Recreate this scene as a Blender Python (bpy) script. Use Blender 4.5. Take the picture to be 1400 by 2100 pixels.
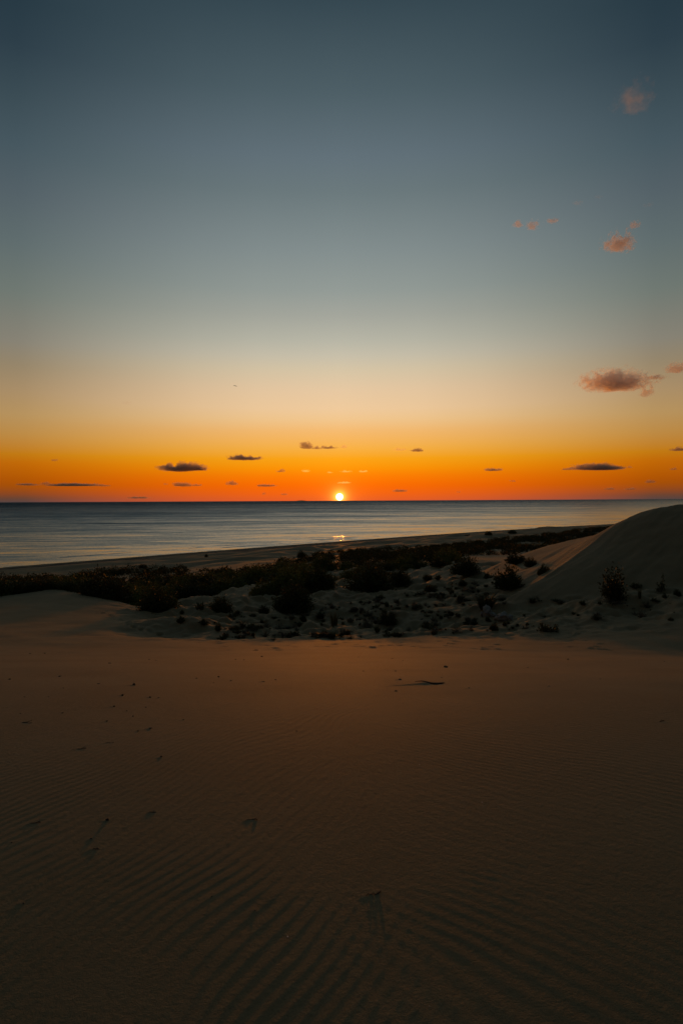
import bpy, bmesh, math, random
import numpy as np
from mathutils import Matrix, Vector

for o in list(bpy.data.objects):
    bpy.data.objects.remove(o)
SC = bpy.context.scene
COL = SC.collection
R = math.radians

# ------------------------------------------------------------------ camera
CAM = np.array([0.0, 0.0, 31.0])          # 31 m above the sea, about 2 m above the sand
PITCH, ROLL = R(1.154), R(0.287)
FPX = 1166.7                               # focal length in photograph pixels (20 mm on a 24 mm wide frame)
cp, sp_, cr, sr = math.cos(PITCH), math.sin(PITCH), math.cos(ROLL), math.sin(ROLL)
FWD = np.array([0, cp, -sp_])
R0, U0 = np.array([1.0, 0, 0]), np.array([0, sp_, cp])
RGT, UPV = cr * R0 - sr * U0, sr * R0 + cr * U0
cam = bpy.data.cameras.new('camera')
cam.sensor_fit = 'HORIZONTAL'; cam.sensor_width = 24.0; cam.lens = 20.0
cam.clip_start = 0.05; cam.clip_end = 400000
camo = bpy.data.objects.new('camera', cam); COL.objects.link(camo)
M = Matrix.Identity(4)
for i in range(3):
    M[i][0], M[i][1], M[i][2], M[i][3] = RGT[i], UPV[i], -FWD[i], CAM[i]
camo.matrix_world = M
SC.camera = camo

def ray(px, py):
    d = FWD * FPX + RGT * (px - 700.0) - UPV * (py - 1050.0)
    return d / d[1]                        # per metre of forward depth
def at(px, py, Y):
    return CAM + ray(px, py) * Y

# ------------------------------------------------------------------ sky
SUN_DIR = Vector(ray(696, 1019)).normalized()
SUN_EL = math.asin(SUN_DIR.z); SUN_AZ = math.atan2(SUN_DIR.x, SUN_DIR.y)
def lin(r, g, b):
    f = lambda c: (c / 255 / 12.92) if c <= 10.3 else ((c / 255 + 0.055) / 1.055) ** 2.4
    return (f(r), f(g), f(b), 1.0)
world = bpy.data.worlds.new('World'); SC.world = world; world.use_nodes = True
NT = world.node_tree; NT.nodes.clear()
def N(t, typ, **kw):
    n = t.nodes.new(typ)
    for k, v in kw.items(): setattr(n, k, v)
    return n
def math_n(t, op, a, b=None, clamp=False):
    n = N(t, 'ShaderNodeMath', operation=op, use_clamp=clamp)
    for i, v in enumerate((a, b)):
        if v is None: continue
        if isinstance(v, (int, float)): n.inputs[i].default_value = v
        else: t.links.new(v, n.inputs[i])
    return n.outputs[0]
def ramp_n(t, fac, stops, interp='LINEAR'):
    n = N(t, 'ShaderNodeValToRGB'); cr_ = n.color_ramp; cr_.interpolation = interp
    while len(cr_.elements) > 1: cr_.elements.remove(cr_.elements[-1])
    cr_.elements[0].position = stops[0][0]; cr_.elements[0].color = stops[0][1]
    for p, c in stops[1:]:
        e = cr_.elements.new(p); e.color = c
    t.links.new(fac, n.inputs[0]); return n.outputs[0]
def mix_n(t, fac, a, b, mode='MIX'):
    n = N(t, 'ShaderNodeMix', data_type='RGBA', blend_type=mode)
    n.clamp_factor = False
    for s, v in ((n.inputs[0], fac), (n.inputs[6], a), (n.inputs[7], b)):
        if isinstance(v, (int, float)): s.default_value = v
        elif isinstance(v, tuple): s.default_value = v
        else: t.links.new(v, s)
    return n.outputs[2]
tc = N(NT, 'ShaderNodeTexCoord')
sep = N(NT, 'ShaderNodeSeparateXYZ'); NT.links.new(tc.outputs['Generated'], sep.inputs[0])
elev = math_n(NT, 'DIVIDE', math_n(NT, 'ARCSINE', sep.outputs[2]), math.pi / 2, True)
azi = math_n(NT, 'DIVIDE', math_n(NT, 'ABSOLUTE', math_n(NT, 'SUBTRACT', math_n(NT, 'ARCTAN2', sep.outputs[0], sep.outputs[1]), SUN_AZ)), math.pi, True)
E = lambda d: d / 90.0
def stops(L): return [(E(e), lin(*c)) for e, c in L]
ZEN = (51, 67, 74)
sunward = ramp_n(NT, elev, stops([(0, (232, 94, 36)), (.8, (247, 100, 14)), (1.55, (252, 106, 2)), (2.5, (253, 126, 1)), (3.3, (252, 148, 2)), (4.2, (250, 163, 18)), (5.2, (247, 176, 66)),
    (6.9, (245, 186, 110)), (8.1, (242, 199, 142)), (9.1, (240, 203, 157)), (11, (231, 201, 163)), (12.9, (215, 198, 167)), (14.25, (200, 192, 171)), (15.6, (185, 183, 167)), (17.9, (165, 167, 157)),
    (20.1, (148, 156, 151)), (23.5, (132, 143, 143)), (28.2, (108, 122, 125)), (30.8, (99, 114, 122)), (35.3, (78, 95, 102)), (41.3, (51, 69, 78)), (60, (51, 68, 76)), (90, ZEN)]))
edgeward = ramp_n(NT, elev, stops([(0, (88, 68, 64)), (.35, (108, 68, 50)), (.8, (143, 71, 30)), (1.3, (162, 78, 10)), (1.9, (176, 84, 3)), (3.4, (194, 104, 3)), (4.2, (195, 122, 14)), (5.9, (190, 139, 68)),
    (7.6, (184, 147, 93)), (9.7, (170, 142, 104)), (11.8, (151, 134, 106)), (13.8, (136, 131, 117)), (17.8, (112, 121, 114)), (21.6, (96, 109, 110)), (25.2, (84, 97, 103)), (28.6, (70, 87, 95)),
    (31.8, (58, 75, 83)), (34.8, (45, 62, 72)), (37.6, (38, 56, 66)), (60, (46, 63, 72)), (90, ZEN)]))
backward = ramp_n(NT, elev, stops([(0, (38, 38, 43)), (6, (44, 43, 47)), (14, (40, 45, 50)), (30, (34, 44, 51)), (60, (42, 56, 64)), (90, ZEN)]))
g_ = lambda v: (v, v, v, 1)
az1 = ramp_n(NT, azi, [(0, g_(0)), (8 / 180, g_(.08)), (14 / 180, g_(.26)), (20 / 180, g_(.54)), (29 / 180, g_(1)), (1, g_(1))])
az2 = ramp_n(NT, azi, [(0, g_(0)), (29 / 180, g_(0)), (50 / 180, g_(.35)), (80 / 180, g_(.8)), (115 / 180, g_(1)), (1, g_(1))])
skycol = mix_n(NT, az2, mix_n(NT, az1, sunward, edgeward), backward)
# aureole and disc of the low sun
dot = N(NT, 'ShaderNodeVectorMath', operation='DOT_PRODUCT'); NT.links.new(tc.outputs['Generated'], dot.inputs[0])
dot.inputs[1].default_value = SUN_DIR
ang = math_n(NT, 'MULTIPLY', math_n(NT, 'ARCCOSINE', math_n(NT, 'MINIMUM', dot.outputs['Value'], 1.0)), 180 / math.pi)
def glow(amp, width):
    e = math_n(NT, 'POWER', math.e, math_n(NT, 'DIVIDE', ang, -width))
    return math_n(NT, 'MULTIPLY', e, amp)
def scaled(col, val):
    n = N(NT, 'ShaderNodeVectorMath', operation='SCALE'); n.inputs[0].default_value = col[:3]; NT.links.new(val, n.inputs['Scale']); return n.outputs[0]
disc = math_n(NT, 'MULTIPLY', math_n(NT, 'SUBTRACT', 1.0, math_n(NT, 'DIVIDE', math_n(NT, 'SUBTRACT', ang, 0.12), 0.26, True), True), 9.0)
tot = skycol
for c in (scaled((1, .50, .07), glow(4.0, .34)), scaled((1, .30, .02), glow(.30, 1.7)), scaled((1, .94, .78), disc)):
    tot = mix_n(NT, 1.0, tot, c, 'ADD')
nish = N(NT, 'ShaderNodeTexSky', sky_type='NISHITA')
nish.sun_disc = False; nish.sun_elevation = max(SUN_EL, R(0.4)); nish.sun_rotation = SUN_AZ
nish.dust_density = 2.0; nish.ozone_density = 2.0
BG_STRENGTH = 0.1
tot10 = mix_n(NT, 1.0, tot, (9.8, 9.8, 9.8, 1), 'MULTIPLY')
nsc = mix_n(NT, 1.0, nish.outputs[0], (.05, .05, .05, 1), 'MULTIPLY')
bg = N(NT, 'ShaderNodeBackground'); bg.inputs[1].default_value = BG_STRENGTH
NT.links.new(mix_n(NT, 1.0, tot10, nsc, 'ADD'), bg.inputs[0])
wo = N(NT, 'ShaderNodeOutputWorld'); NT.links.new(bg.outputs[0], wo.inputs[0])
world.cycles.sampling_method = 'MANUAL'; world.cycles.sample_map_resolution = 2048

# ------------------------------------------------------------------ sun lamp
sl = bpy.data.lights.new('sun_lamp', 'SUN'); sl.energy = 0.88; sl.angle = R(1.0); sl.color = (1.0, 0.27, 0.02)
slo = bpy.data.objects.new('sun_lamp', sl); COL.objects.link(slo)
slo.rotation_euler = (-SUN_DIR).to_track_quat('-Z', 'Y').to_euler(); slo.location = (0, 0, 80)

SC.view_settings.view_transform = 'Standard'; SC.view_settings.look = 'None'
SC.view_settings.exposure = 0.0; SC.view_settings.gamma = 1.0; SC.view_settings.use_curve_mapping = False
SC.cycles.use_denoising = True
SC.cycles.volume_bounces = 8; SC.cycles.max_bounces = 10
SC.cycles.volume_step_rate = 1.0

# ------------------------------------------------------------------ numeric helpers
def _hash(ix, iy, seed):
    h = (ix.astype(np.int64) * 374761393 + iy.astype(np.int64) * 668265263 + seed * 1442695041) & 0xffffffff
    h = ((h ^ (h >> 13)) * 1274126177) & 0xffffffff
    return ((h ^ (h >> 16)) & 0xffff) / 65535.0
def vnoise(x, y, seed=0):
    ix, iy = np.floor(x), np.floor(y); fx, fy = x - ix, y - iy
    fx = fx * fx * fx * (fx * (fx * 6 - 15) + 10); fy = fy * fy * fy * (fy * (fy * 6 - 15) + 10)
    a, b = _hash(ix, iy, seed), _hash(ix + 1, iy, seed); c, d = _hash(ix, iy + 1, seed), _hash(ix + 1, iy + 1, seed)
    return (a * (1 - fx) + b * fx) * (1 - fy) + (c * (1 - fx) + d * fx) * fy - 0.5
def fbm(x, y, seed=0, octv=4, gain=.5):
    t = 0; amp = 1
    for i in range(octv):
        t = t + amp * vnoise(x * 2 ** i + 17.3 * i, y * 2 ** i - 9.1 * i, seed + i); amp *= gain
    return t
def sstep(a, b, x):
    t = np.clip((x - a) / (b - a), 0, 1); return t * t * (3 - 2 * t)
class TPS:
    def __init__(s, P, v, lam=1e-4):
        P = np.asarray(P, float); n = len(P); s.P = P
        K = s.k(P, P) + lam * np.eye(n); Q = np.c_[np.ones(n), P]
        A = np.block([[K, Q], [Q.T, np.zeros((3, 3))]])
        s.w = np.linalg.solve(A, np.r_[np.asarray(v, float), np.zeros(3)])
    @staticmethod
    def k(A, B):
        d = ((A[:, None, :] - B[None]) ** 2).sum(-1); return .5 * d * np.log(d + 1e-12)
    def __call__(s, X):
        out = np.empty(len(X))
        for i in range(0, len(X), 60000):
            x = X[i:i + 60000]; out[i:i + 60000] = s.k(x, s.P) @ s.w[:-3] + np.c_[np.ones(len(x)), x] @ s.w[-3:]
        return out

# ------------------------------------------------------------------ terrain shape
def shore_y(x):
    xc = np.clip(x, -400, 600); k = .95 - .0008 * xc
    return 432 + .95 * xc - .0004 * xc ** 2 + k * (x - xc)
def shore_s(x, y):                         # metres inland of the waterline
    return (shore_y(x) - y) / 1.36
near_rows = [(2100, 1.888), (1900, 2.325), (1700, 3.052), (1580, 3.83), (1500, 4.78), (1450, 6.0), (1400, 8.6), (1370, 12.6), (1350, 18.4), (1330, 25.7)]
cols = {
    0: [(1310, 30), (1280, 38), (1250, 47), (1231, 54), (1224, 57.5), (1235, 65), (1250, 74), (1228, 97), (1203, 140), (1183, 190)],
    120: [(1310, 31), (1280, 39), (1240, 50), (1217, 56), (1209, 59.5), (1226, 68), (1238, 77), (1217, 100), (1192, 150), (1176, 200)],
    250: [(1310, 32), (1280, 40), (1255, 48), (1239, 53), (1235, 57), (1247, 65), (1243, 76), (1213, 100), (1187, 150), (1166, 215)],
    360: [(1310, 33), (1280, 42), (1254, 52), (1256, 60), (1240, 70), (1212, 95), (1182, 150), (1151, 250)],
    500: [(1310, 34), (1290, 41), (1265, 48), (1240, 56), (1215, 70), (1192, 100), (1163, 160), (1141, 250)],
    700: [(1310, 34), (1290, 41), (1265, 48), (1240, 55), (1215, 66), (1192, 88), (1162, 140), (1136, 260)],
    850: [(1310, 33), (1290, 39), (1265, 45), (1240, 51), (1215, 59), (1190, 72), (1168, 95), (1150, 140), (1126, 270)],
    1000: [(1310, 32), (1290, 36), (1265, 41), (1240, 46), (1215, 51), (1195, 58), (1180, 70), (1166, 90), (1151, 125), (1121, 260)],
    1150: [(1310, 30), (1290, 33), (1265, 37), (1240, 41), (1217, 45), (1203, 51), (1184, 65), (1163, 95), (1135, 180), (1108, 300)],
    1300: [(1310, 28), (1290, 31), (1265, 34.5), (1240, 37.5), (1217, 41.5), (1200, 50), (1178, 75), (1152, 130), (1112, 300)],
    1420: [(1310, 27), (1290, 29.5), (1265, 32.5), (1240, 35), (1217, 39), (1200, 48), (1178, 75), (1152, 130), (1112, 300)]}
cols[-260] = cols[0]; cols[1700] = cols[1420]
cpP, cpV = [], []
for px, rows in cols.items():
    for py, Y in near_rows + rows:
        p = at(px, py, Y); cpP.append((p[0] / Y * 1.3, math.log(Y))); cpV.append((CAM[2] - p[2]) / Y)
BASE = TPS(cpP, cpV, 1e-3)
ridge = [(1800, 1022, 44), (1600, 1018, 49), (1500, 1022, 51), (1400, 1033, 53), (1340, 1043, 54), (1300, 1055, 54.5), (1262, 1074, 54), (1220, 1108, 52.5), (1180, 1140, 50),
         (1140, 1168, 48), (1100, 1193, 46), (1060, 1213, 44.5)]
slipb = [(1120, 1213, 43.9), (1200, 1214, 42.5), (1300, 1215, 41), (1400, 1213, 39.5), (1550, 1215, 38), (1800, 1215, 34)]
stoss = [(1200, 1103, 72), (1150, 1113, 78), (1090, 1131, 80), (1050, 1146, 78), (1000, 1166, 72), (1100, 1160, 57), (1050, 1182, 55), (1000, 1197, 54), (1150, 1134, 60)]
def xyz(L): return [at(*q) for q in L]
def hid(L): return [np.array([(px - 700) / FPX * Y, Y, CAM[2] - dr]) for px, Y, dr in L]
ap = np.array(xyz(ridge + slipb) + hid([(1060, 36, 9.6), (1250, 33, 10.5), (1400, 32, 10), (1600, 30, 10), (960, 42, 10.5), (1150, 66, 4.5), (1300, 70, 1), (1500, 70, -3)]))
bp = np.array(xyz(ridge + stoss) + hid([(1300, 76, 4.6), (1400, 80, 4.2), (1550, 84, 4), (1000, 95, 13), (1100, 110, 13.5), (1250, 115, 13), (1450, 120, 12), (920, 66, 11.5), (930, 80, 12.5), (1160, 43, 1.5), (1300, 44, -1), (1450, 42, -2)]))
SLIP = TPS(ap[:, :2] / 20, ap[:, 2], 2e-2); STOSS = TPS(bp[:, :2] / 20, bp[:, 2], 1e-2)

DUNE_MASK = []
TAILS = []        # wind tails behind pebbles and sticks: (x, y, length, height)
PITS = []         # footprints: (x, y, radius, depth)
# fall of the near slope: level under the viewer, steepening towards the brow
_PY = np.linspace(.5, 14, 600)
_sl = np.interp(_PY, [1.8, 2.2, 2.6, 3, 3.6, 4, 4.5, 5, 6, 7, 9, 12, 14], [.003, .006, .012, .021, .040, .058, .084, .114, .16, .19, .222, .243, .243])
_PD = np.concatenate([[0], np.cumsum(.5 * (_sl[1:] + _sl[:-1]) * np.diff(_PY))]); _PD += 3.58 - np.interp(12, _PY, _PD)
def terrain(x, y, fine=True, pits=True):
    x = np.asarray(x, float); y = np.asarray(y, float)
    r = np.hypot(x, y) + 1e-6; az = np.arctan2(x, y)
    yy = np.maximum(y, r * .45); u = np.clip(x / np.maximum(yy, 1e-6), -1.0, 1.0)
    q = BASE(np.c_[u * 1.3, np.log(np.clip(yy, 1.9, 330))])
    z = CAM[2] - q * np.clip(yy, 1.9, 330)
    w = sstep(13, 9, yy); z = z * (1 - w) + w * (CAM[2] - np.interp(yy, _PY, _PD))
    z = np.clip(z, 2.2, 40)
    dn = np.full_like(z, -50.0); dm = (az > .09) & (y > 30) & (y < 137)
    if dm.any(): dn[dm] = np.minimum(SLIP(np.c_[x[dm], y[dm]] / 20), STOSS(np.c_[x[dm], y[dm]] / 20))
    lim = sstep(.10, .22, az) * sstep(135, 112, y) * sstep(31, 36, y)
    dn = dn - (1 - lim) * 30
    k = .35; h = np.clip(.5 + .5 * (dn - z) / k, 0, 1)
    isdune = h; DUNE_MASK[:] = [h]
    z = z * (1 - h) + dn * h + k * h * (1 - h)
    # behind and beside the viewer the dune field rolls on
    w = sstep(R(62), R(105), np.abs(az)); z = z * (1 - w) + w * (28.95 + np.clip((r - 4) / 60, 0, 1) * 3 * fbm(x / 40, y / 40, 5, 3))
    s = shore_s(x, y)
    beach = np.where(s < 0, np.maximum(.05 * s, -7), np.where(s < 9, .11 * s, np.where(s < 12.5, .99 - .55 * sstep(9, 12.5, s), .44 + (s - 12.5) * .022)))
    beach = np.where(s > 40, 1.045 + (s - 40) * .014, beach)
    wb = sstep(25, 120, s); z = beach * (1 - wb) + z * wb
    if not fine: return z
    # low wind-built dunes on the beach, running along the shore
    d1 = (x + y) * .7071; d2 = (y - x) * .7071
    bw = sstep(34, 70, s) * sstep(210, 110, s) * sstep(90, 130, r)
    b2 = sstep(14, 28, s) * sstep(120, 60, s) * sstep(90, 130, r)
    z = z + b2 * (2.3 * np.abs(fbm(d1 / 55, d2 / 13, 33, 2)) + .5 * fbm(d1 / 20, d2 / 6, 34, 2) - .2)
    z = z + bw * (np.abs(fbm(d1 / 40, d2 / 17, 31, 2)) * 3.6 + .8 * fbm(d1 / 16, d2 / 7, 8, 2) - .7)
    # hummocks of the hollow
    hw = sstep(31, 41, r) * sstep(150, 90, r) * (1 - isdune) * sstep(-.42, -.26, az)
    z = z + hw * (.95 * fbm(x / 6.5, y / 5.0, 3, 3) + .85 * np.maximum(fbm(x / 2.1, y / 1.8, 4, 3), -.05) + .24 * fbm(x / .6, y / .6, 40, 2))
    z = z + (1 - hw) * sstep(14, 30, r) * (1 - bw) * .10 * fbm(x / 4, y / 3, 14, 3)
    al = x * .80 + y * .60; ac = -x * .60 + y * .80
    z = z + isdune * (.10 * fbm(al / 9, ac / 1.1, 41, 3) + .05 * fbm(al / 2.5, ac / .45, 42, 2) + .05 * fbm(x / 1.2, y / 1.2, 43, 3))
    # broad swell and wind ripples of the near sand
    z = z + sstep(5, 14, r) * sstep(34, 22, r) * .05 * fbm(x / 3.6, y / 3.0, 6, 3)
    nr = r < 22
    if nr.any():
        X, Yv = x[nr], y[nr]; rr = r[nr]
        wx = X + .25 * fbm(X / 1.3, Yv / 1.3, 21, 2); wy = Yv + .25 * fbm(X / 1.3, Yv / 1.3, 22, 2)
        def rip(nx, ny, lam, sd):
            ph = (wx * nx + wy * ny) / lam + .9 * fbm(X / .9, Yv / .9, sd, 3)
            sw = ph - np.floor(ph); pr = np.where(sw < .66, sw / .66, (1 - sw) / .34); return pr * pr * (3 - 2 * pr)
        side = sstep(-.35, .75, X + .25 * fbm(X / 1.2, Yv / 1.2, 26, 2) - .04 * (Yv - 3)); lft = (1 - side) ** 1.5; rgt = side ** 1.5
        amp = (.0015 + .0022 * sstep(2.8, 6.0, rr)) * np.clip(.85 + .8 * fbm(X / 1.3, Yv / 1.2, 24, 3), .05, 1.3) * sstep(24, 9, rr)
        z[nr] += amp * (lft * rip(.88, -.47, .074, 23) + rgt * rip(.60, .80, .080, 27)) + .0007 * fbm(X / .25, Yv / .18, 25, 3)
        dz = np.zeros_like(X)
        for tx, ty, L, H in TAILS:
            m = (np.abs(X - tx) < L * 1.1) & (np.abs(Yv - ty) < L * .7)
            if not m.any(): continue
            a = -(X[m] - tx) * .94 - (Yv[m] - ty) * .34; b = (X[m] - tx) * .34 - (Yv[m] - ty) * .94
            wdt = .10 * L * (1.15 - np.clip(a / L, 0, 1)) + .006
            body = np.exp(-(b / wdt) ** 2) * np.clip(1 - a / L, 0, 1) * sstep(-.05 * L, .03 * L, a)
            scour = np.exp(-((a + .03 * L) / (.10 * L)) ** 2 - (b / (.16 * L)) ** 2)
            dz[m] += H * body - .3 * H * scour
        z[nr] += dz
    if PITS and pits:
        m0 = (r > 14) & (r < 62)
        if m0.any():
            X, Yv = x[m0], y[m0]; dz = np.zeros_like(X)
            order = np.argsort(X); Xs = X[order]
            for tx, ty, rad, dep in PITS:
                i0, i1 = np.searchsorted(Xs, (tx - 3 * rad, tx + 3 * rad)); ii = order[i0:i1]
                d2_ = ((X[ii] - tx) / rad) ** 2 + ((Yv[ii] - ty) / (1.5 * rad)) ** 2
                dz[ii] += -dep * np.exp(-d2_ * 1.4) + .35 * dep * np.exp(-((np.sqrt(d2_) - 1.55) / .4) ** 2)
            z[m0] += dz
    return z
_T = np.geomspace(1.3, 900, 420)
def hit(px, py):
    d = ray(px, py)
    def first(T):
        P = CAM[None] + d[None] * T[:, None]
        b = np.nonzero(P[:, 2] < terrain(P[:, 0], P[:, 1], True, False))[0]
        return b[0] if len(b) else len(T) - 1
    i = first(_T); T2 = np.linspace(_T[max(i - 1, 0)], _T[i], 24); j = first(T2)
    p = CAM + d * T2[j]; p[2] = ground(p[0], p[1]); return p
def ground(x, y): return float(terrain(np.array([x]), np.array([y]), True, False)[0])
def seen(p):                               # is the point clear of the ground between it and the viewer
    q = np.linspace(.08, .97, 120)[:, None]; P = CAM[None] * (1 - q) + np.asarray(p)[None] * q
    return bool((P[:, 2] > terrain(P[:, 0], P[:, 1], False) - .05).all())

# ------------------------------------------------------------------ materials
def material(name):
    m = bpy.data.materials.new(name); m.use_nodes = True; t = m.node_tree; t.nodes.clear()
    out = N(t, 'ShaderNodeOutputMaterial'); return m, t, out
def principled(t, out, **kw):
    p = N(t, 'ShaderNodeBsdfPrincipled')
    for k, v in kw.items():
        s = p.inputs[k.replace('_', ' ')]
        if hasattr(v, 'is_linked') or hasattr(v, 'links'): t.links.new(v, s)
        else: s.default_value = v
    t.links.new(p.outputs[0], out.inputs[0]); return p
def noise(t, scale, detail=4, rough=.55, vec=None, dist=0.0):
    n = N(t, 'ShaderNodeTexNoise'); n.inputs['Scale'].default_value = scale; n.inputs['Detail'].default_value = detail
    n.inputs['Roughness'].default_value = rough; n.inputs['Distortion'].default_value = dist
    if vec is not None: t.links.new(vec, n.inputs['Vector'])
    return n.outputs[0]
def pos(t): return N(t, 'ShaderNodeNewGeometry').outputs['Position']
def mapping(t, vec, scale, rot=(0, 0, 0)):
    n = N(t, 'ShaderNodeMapping'); n.inputs['Scale'].default_value = scale; n.inputs['Rotation'].default_value = rot
    t.links.new(vec, n.inputs['Vector']); return n.outputs[0]
def bump(t, h, strength, dist):
    b = N(t, 'ShaderNodeBump'); b.inputs['Strength'].default_value = strength; b.inputs['Distance'].default_value = dist
    t.links.new(h, b.inputs['Height']); return b.outputs[0]

m_sand, t, out = material('dune_sand')
P = pos(t)
c1 = ramp_n(t, noise(t, .35, 5, .6, P), [(.3, (.262, .190, .094, 1)), (.7, (.335, .246, .127, 1))])
grain = noise(t, 260, 2, .7, P); spk = noise(t, 38, 3, .7, P)
c2 = mix_n(t, 1.0, c1, ramp_n(t, grain, [(.3, (.82, .82, .82, 1)), (.7, (1.12, 1.12, 1.12, 1))]), 'MULTIPLY')
c2 = mix_n(t, 1.0, c2, ramp_n(t, spk, [(.25, (.9, .9, .9, 1)), (.6, (1.03, 1.03, 1.03, 1))]), 'MULTIPLY')
sz = N(t, 'ShaderNodeSeparateXYZ'); t.links.new(P, sz.inputs[0])
wetz = math_n(t, 'ADD', sz.outputs[2], math_n(t, 'MULTIPLY', math_n(t, 'SUBTRACT', noise(t, .12, 3, .5, P), .5), .5))
wet = ramp_n(t, wetz, [(.0, (1, 1, 1, 1)), (.55, (1, 1, 1, 1)), (.72, (0, 0, 0, 1))])
c3 = mix_n(t, wet, c2, (.03, .026, .021, 1))
p = principled(t, out, Base_Color=c3, Roughness=.85, Diffuse_Roughness=.6, Specular_IOR_Level=.25)
hh = math_n(t, 'ADD', math_n(t, 'MULTIPLY', grain, .35), math_n(t, 'ADD', math_n(t, 'MULTIPLY', spk, .8), math_n(t, 'MULTIPLY', noise(t, 9, 4, .6, P), 1.0)))
t.links.new(bump(t, hh, .75, .012), p.inputs['Normal'])

m_sea, t, out = material('sea_water')
P = pos(t)
def cnoise(scale, detail, vec):
    n = N(t, 'ShaderNodeTexNoise'); n.inputs['Scale'].default_value = scale; n.inputs['Detail'].default_value = detail; n.inputs['Roughness'].default_value = .6
    t.links.new(vec, n.inputs['Vector'])
    v = N(t, 'ShaderNodeVectorMath', operation='SUBTRACT'); t.links.new(n.outputs['Color'], v.inputs[0]); v.inputs[1].default_value = (.5, .5, .5); return v.outputs[0]
def vscale(v, k):
    n = N(t, 'ShaderNodeVectorMath', operation='SCALE'); t.links.new(v, n.inputs[0])
    if isinstance(k, float): n.inputs['Scale'].default_value = k
    else: t.links.new(k, n.inputs['Scale'])
    return n.outputs[0]
def vadd(a, b):
    n = N(t, 'ShaderNodeVectorMath', operation='ADD'); t.links.new(a, n.inputs[0]); t.links.new(b, n.inputs[1]); return n.outputs[0]
chop = cnoise(1.0, 3, mapping(t, P, (.9, 1.4, 1)))
swell = cnoise(1.0, 6, mapping(t, P, (.012, .07, 1), (0, 0, R(-8))))
band = noise(t, 1.0, 4, .62, mapping(t, P, (.0011, .0085, 1), (0, 0, R(4))))
off = N(t, 'ShaderNodeVectorMath', operation='DOT_PRODUCT'); t.links.new(P, off.inputs[0]); off.inputs[1].default_value = (-.69, .725, 0)
offd = math_n(t, 'SUBTRACT', off.outputs['Value'], 313.0)          # metres out from the waterline
seast = math_n(t, 'DIVIDE', offd, 6000.0, True)
lean = ramp_n(t, seast, [(0, g_(.055)), (.008, g_(.068)), (.03, g_(.10)), (.08, g_(.15)), (.16, g_(.19)), (.4, g_(.25)), (1, g_(.32))])   # steep wave fronts face the shore
chopa = ramp_n(t, seast, [(0, g_(.15)), (.05, g_(.28)), (.16, g_(.5)), (.4, g_(.85)), (1, g_(.95))])
wind = ramp_n(t, band, [(.35, g_(.80)), (.65, g_(1.4))])
fr = N(t, 'ShaderNodeCombineXYZ'); fr.inputs[0].default_value = .30; fr.inputs[1].default_value = -.95
tilt = vadd(vadd(vscale(chop, chopa), vscale(swell, .30)), vscale(fr.outputs[0], math_n(t, 'MULTIPLY', lean, wind)))
fl = N(t, 'ShaderNodeVectorMath', operation='MULTIPLY'); t.links.new(tilt, fl.inputs[0]); fl.inputs[1].default_value = (1, 1, 0)
ge = N(t, 'ShaderNodeNewGeometry')
nm = N(t, 'ShaderNodeVectorMath', operation='NORMALIZE'); t.links.new(vadd(ge.outputs['Normal'], fl.outputs[0]), nm.inputs[0])
p = principled(t, out, Base_Color=(.012, .022, .027, 1), Roughness=.17, IOR=1.333)
t.links.new(nm.outputs[0], p.inputs['Normal'])

def leaf_material(name, a, b, trans=.12):
    m, t, out = material(name)
    oi = N(t, 'ShaderNodeObjectInfo')
    c = mix_n(t, noise(t, 3.0, 3, .6, pos(t)), a, b)
    hs = N(t, 'ShaderNodeHueSaturation'); t.links.new(c, hs.inputs['Color'])
    t.links.new(math_n(t, 'ADD', math_n(t, 'MULTIPLY', oi.outputs['Random'], .5), .75), hs.inputs['Value'])
    pb = N(t, 'ShaderNodeBsdfPrincipled'); t.links.new(hs.outputs[0], pb.inputs['Base Color']); pb.inputs['Roughness'].default_value = .6
    pb.inputs['Specular IOR Level'].default_value = .12
    tr = N(t, 'ShaderNodeBsdfTranslucent'); t.links.new(hs.outputs[0], tr.inputs[0])
    ms = N(t, 'ShaderNodeMixShader'); ms.inputs[0].default_value = trans
    t.links.new(pb.outputs[0], ms.inputs[1]); t.links.new(tr.outputs[0], ms.inputs[2]); t.links.new(ms.outputs[0], out.inputs[0])
    return m
m_leaf = leaf_material('shrub_leaf', (.042, .048, .016, 1), (.078, .08, .026, 1))
m_olive = leaf_material('olive_leaf', (.095, .11, .024, 1), (.145, .155, .04, 1))
m_dry = leaf_material('dry_stem', (.10, .085, .055, 1), (.17, .145, .10, 1), .1)
def plain(name, a, b, scale, rough=.85, bd=0.0):
    m, t, out = material(name); P = pos(t); n = noise(t, scale, 5, .6, P)
    p = principled(t, out, Base_Color=ramp_n(t, n, [(.3, a), (.7, b)]), Roughness=rough)
    if bd: t.links.new(bump(t, n, .6, bd), p.inputs['Normal'])
    return m
m_bark = plain('bark', (.035, .027, .02, 1), (.08, .062, .045, 1), 30)
m_peb = plain('dark_pebble', (.03, .027, .023, 1), (.07, .06, .05, 1), 60, .8, .004)
m_wood = plain('driftwood', (.035, .028, .022, 1), (.08, .065, .05, 1), 40, .85, .004)
m_rock = plain('pale_rock', (.20, .18, .155, 1), (.38, .345, .30, 1), 7, .9, .06)
m_shell = plain('shell', (.55, .52, .47, 1), (.75, .72, .66, 1), 80, .5)
m_hill = plain('far_hill', (.06, .06, .05, 1), (.09, .085, .07, 1), .002, 1)

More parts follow.
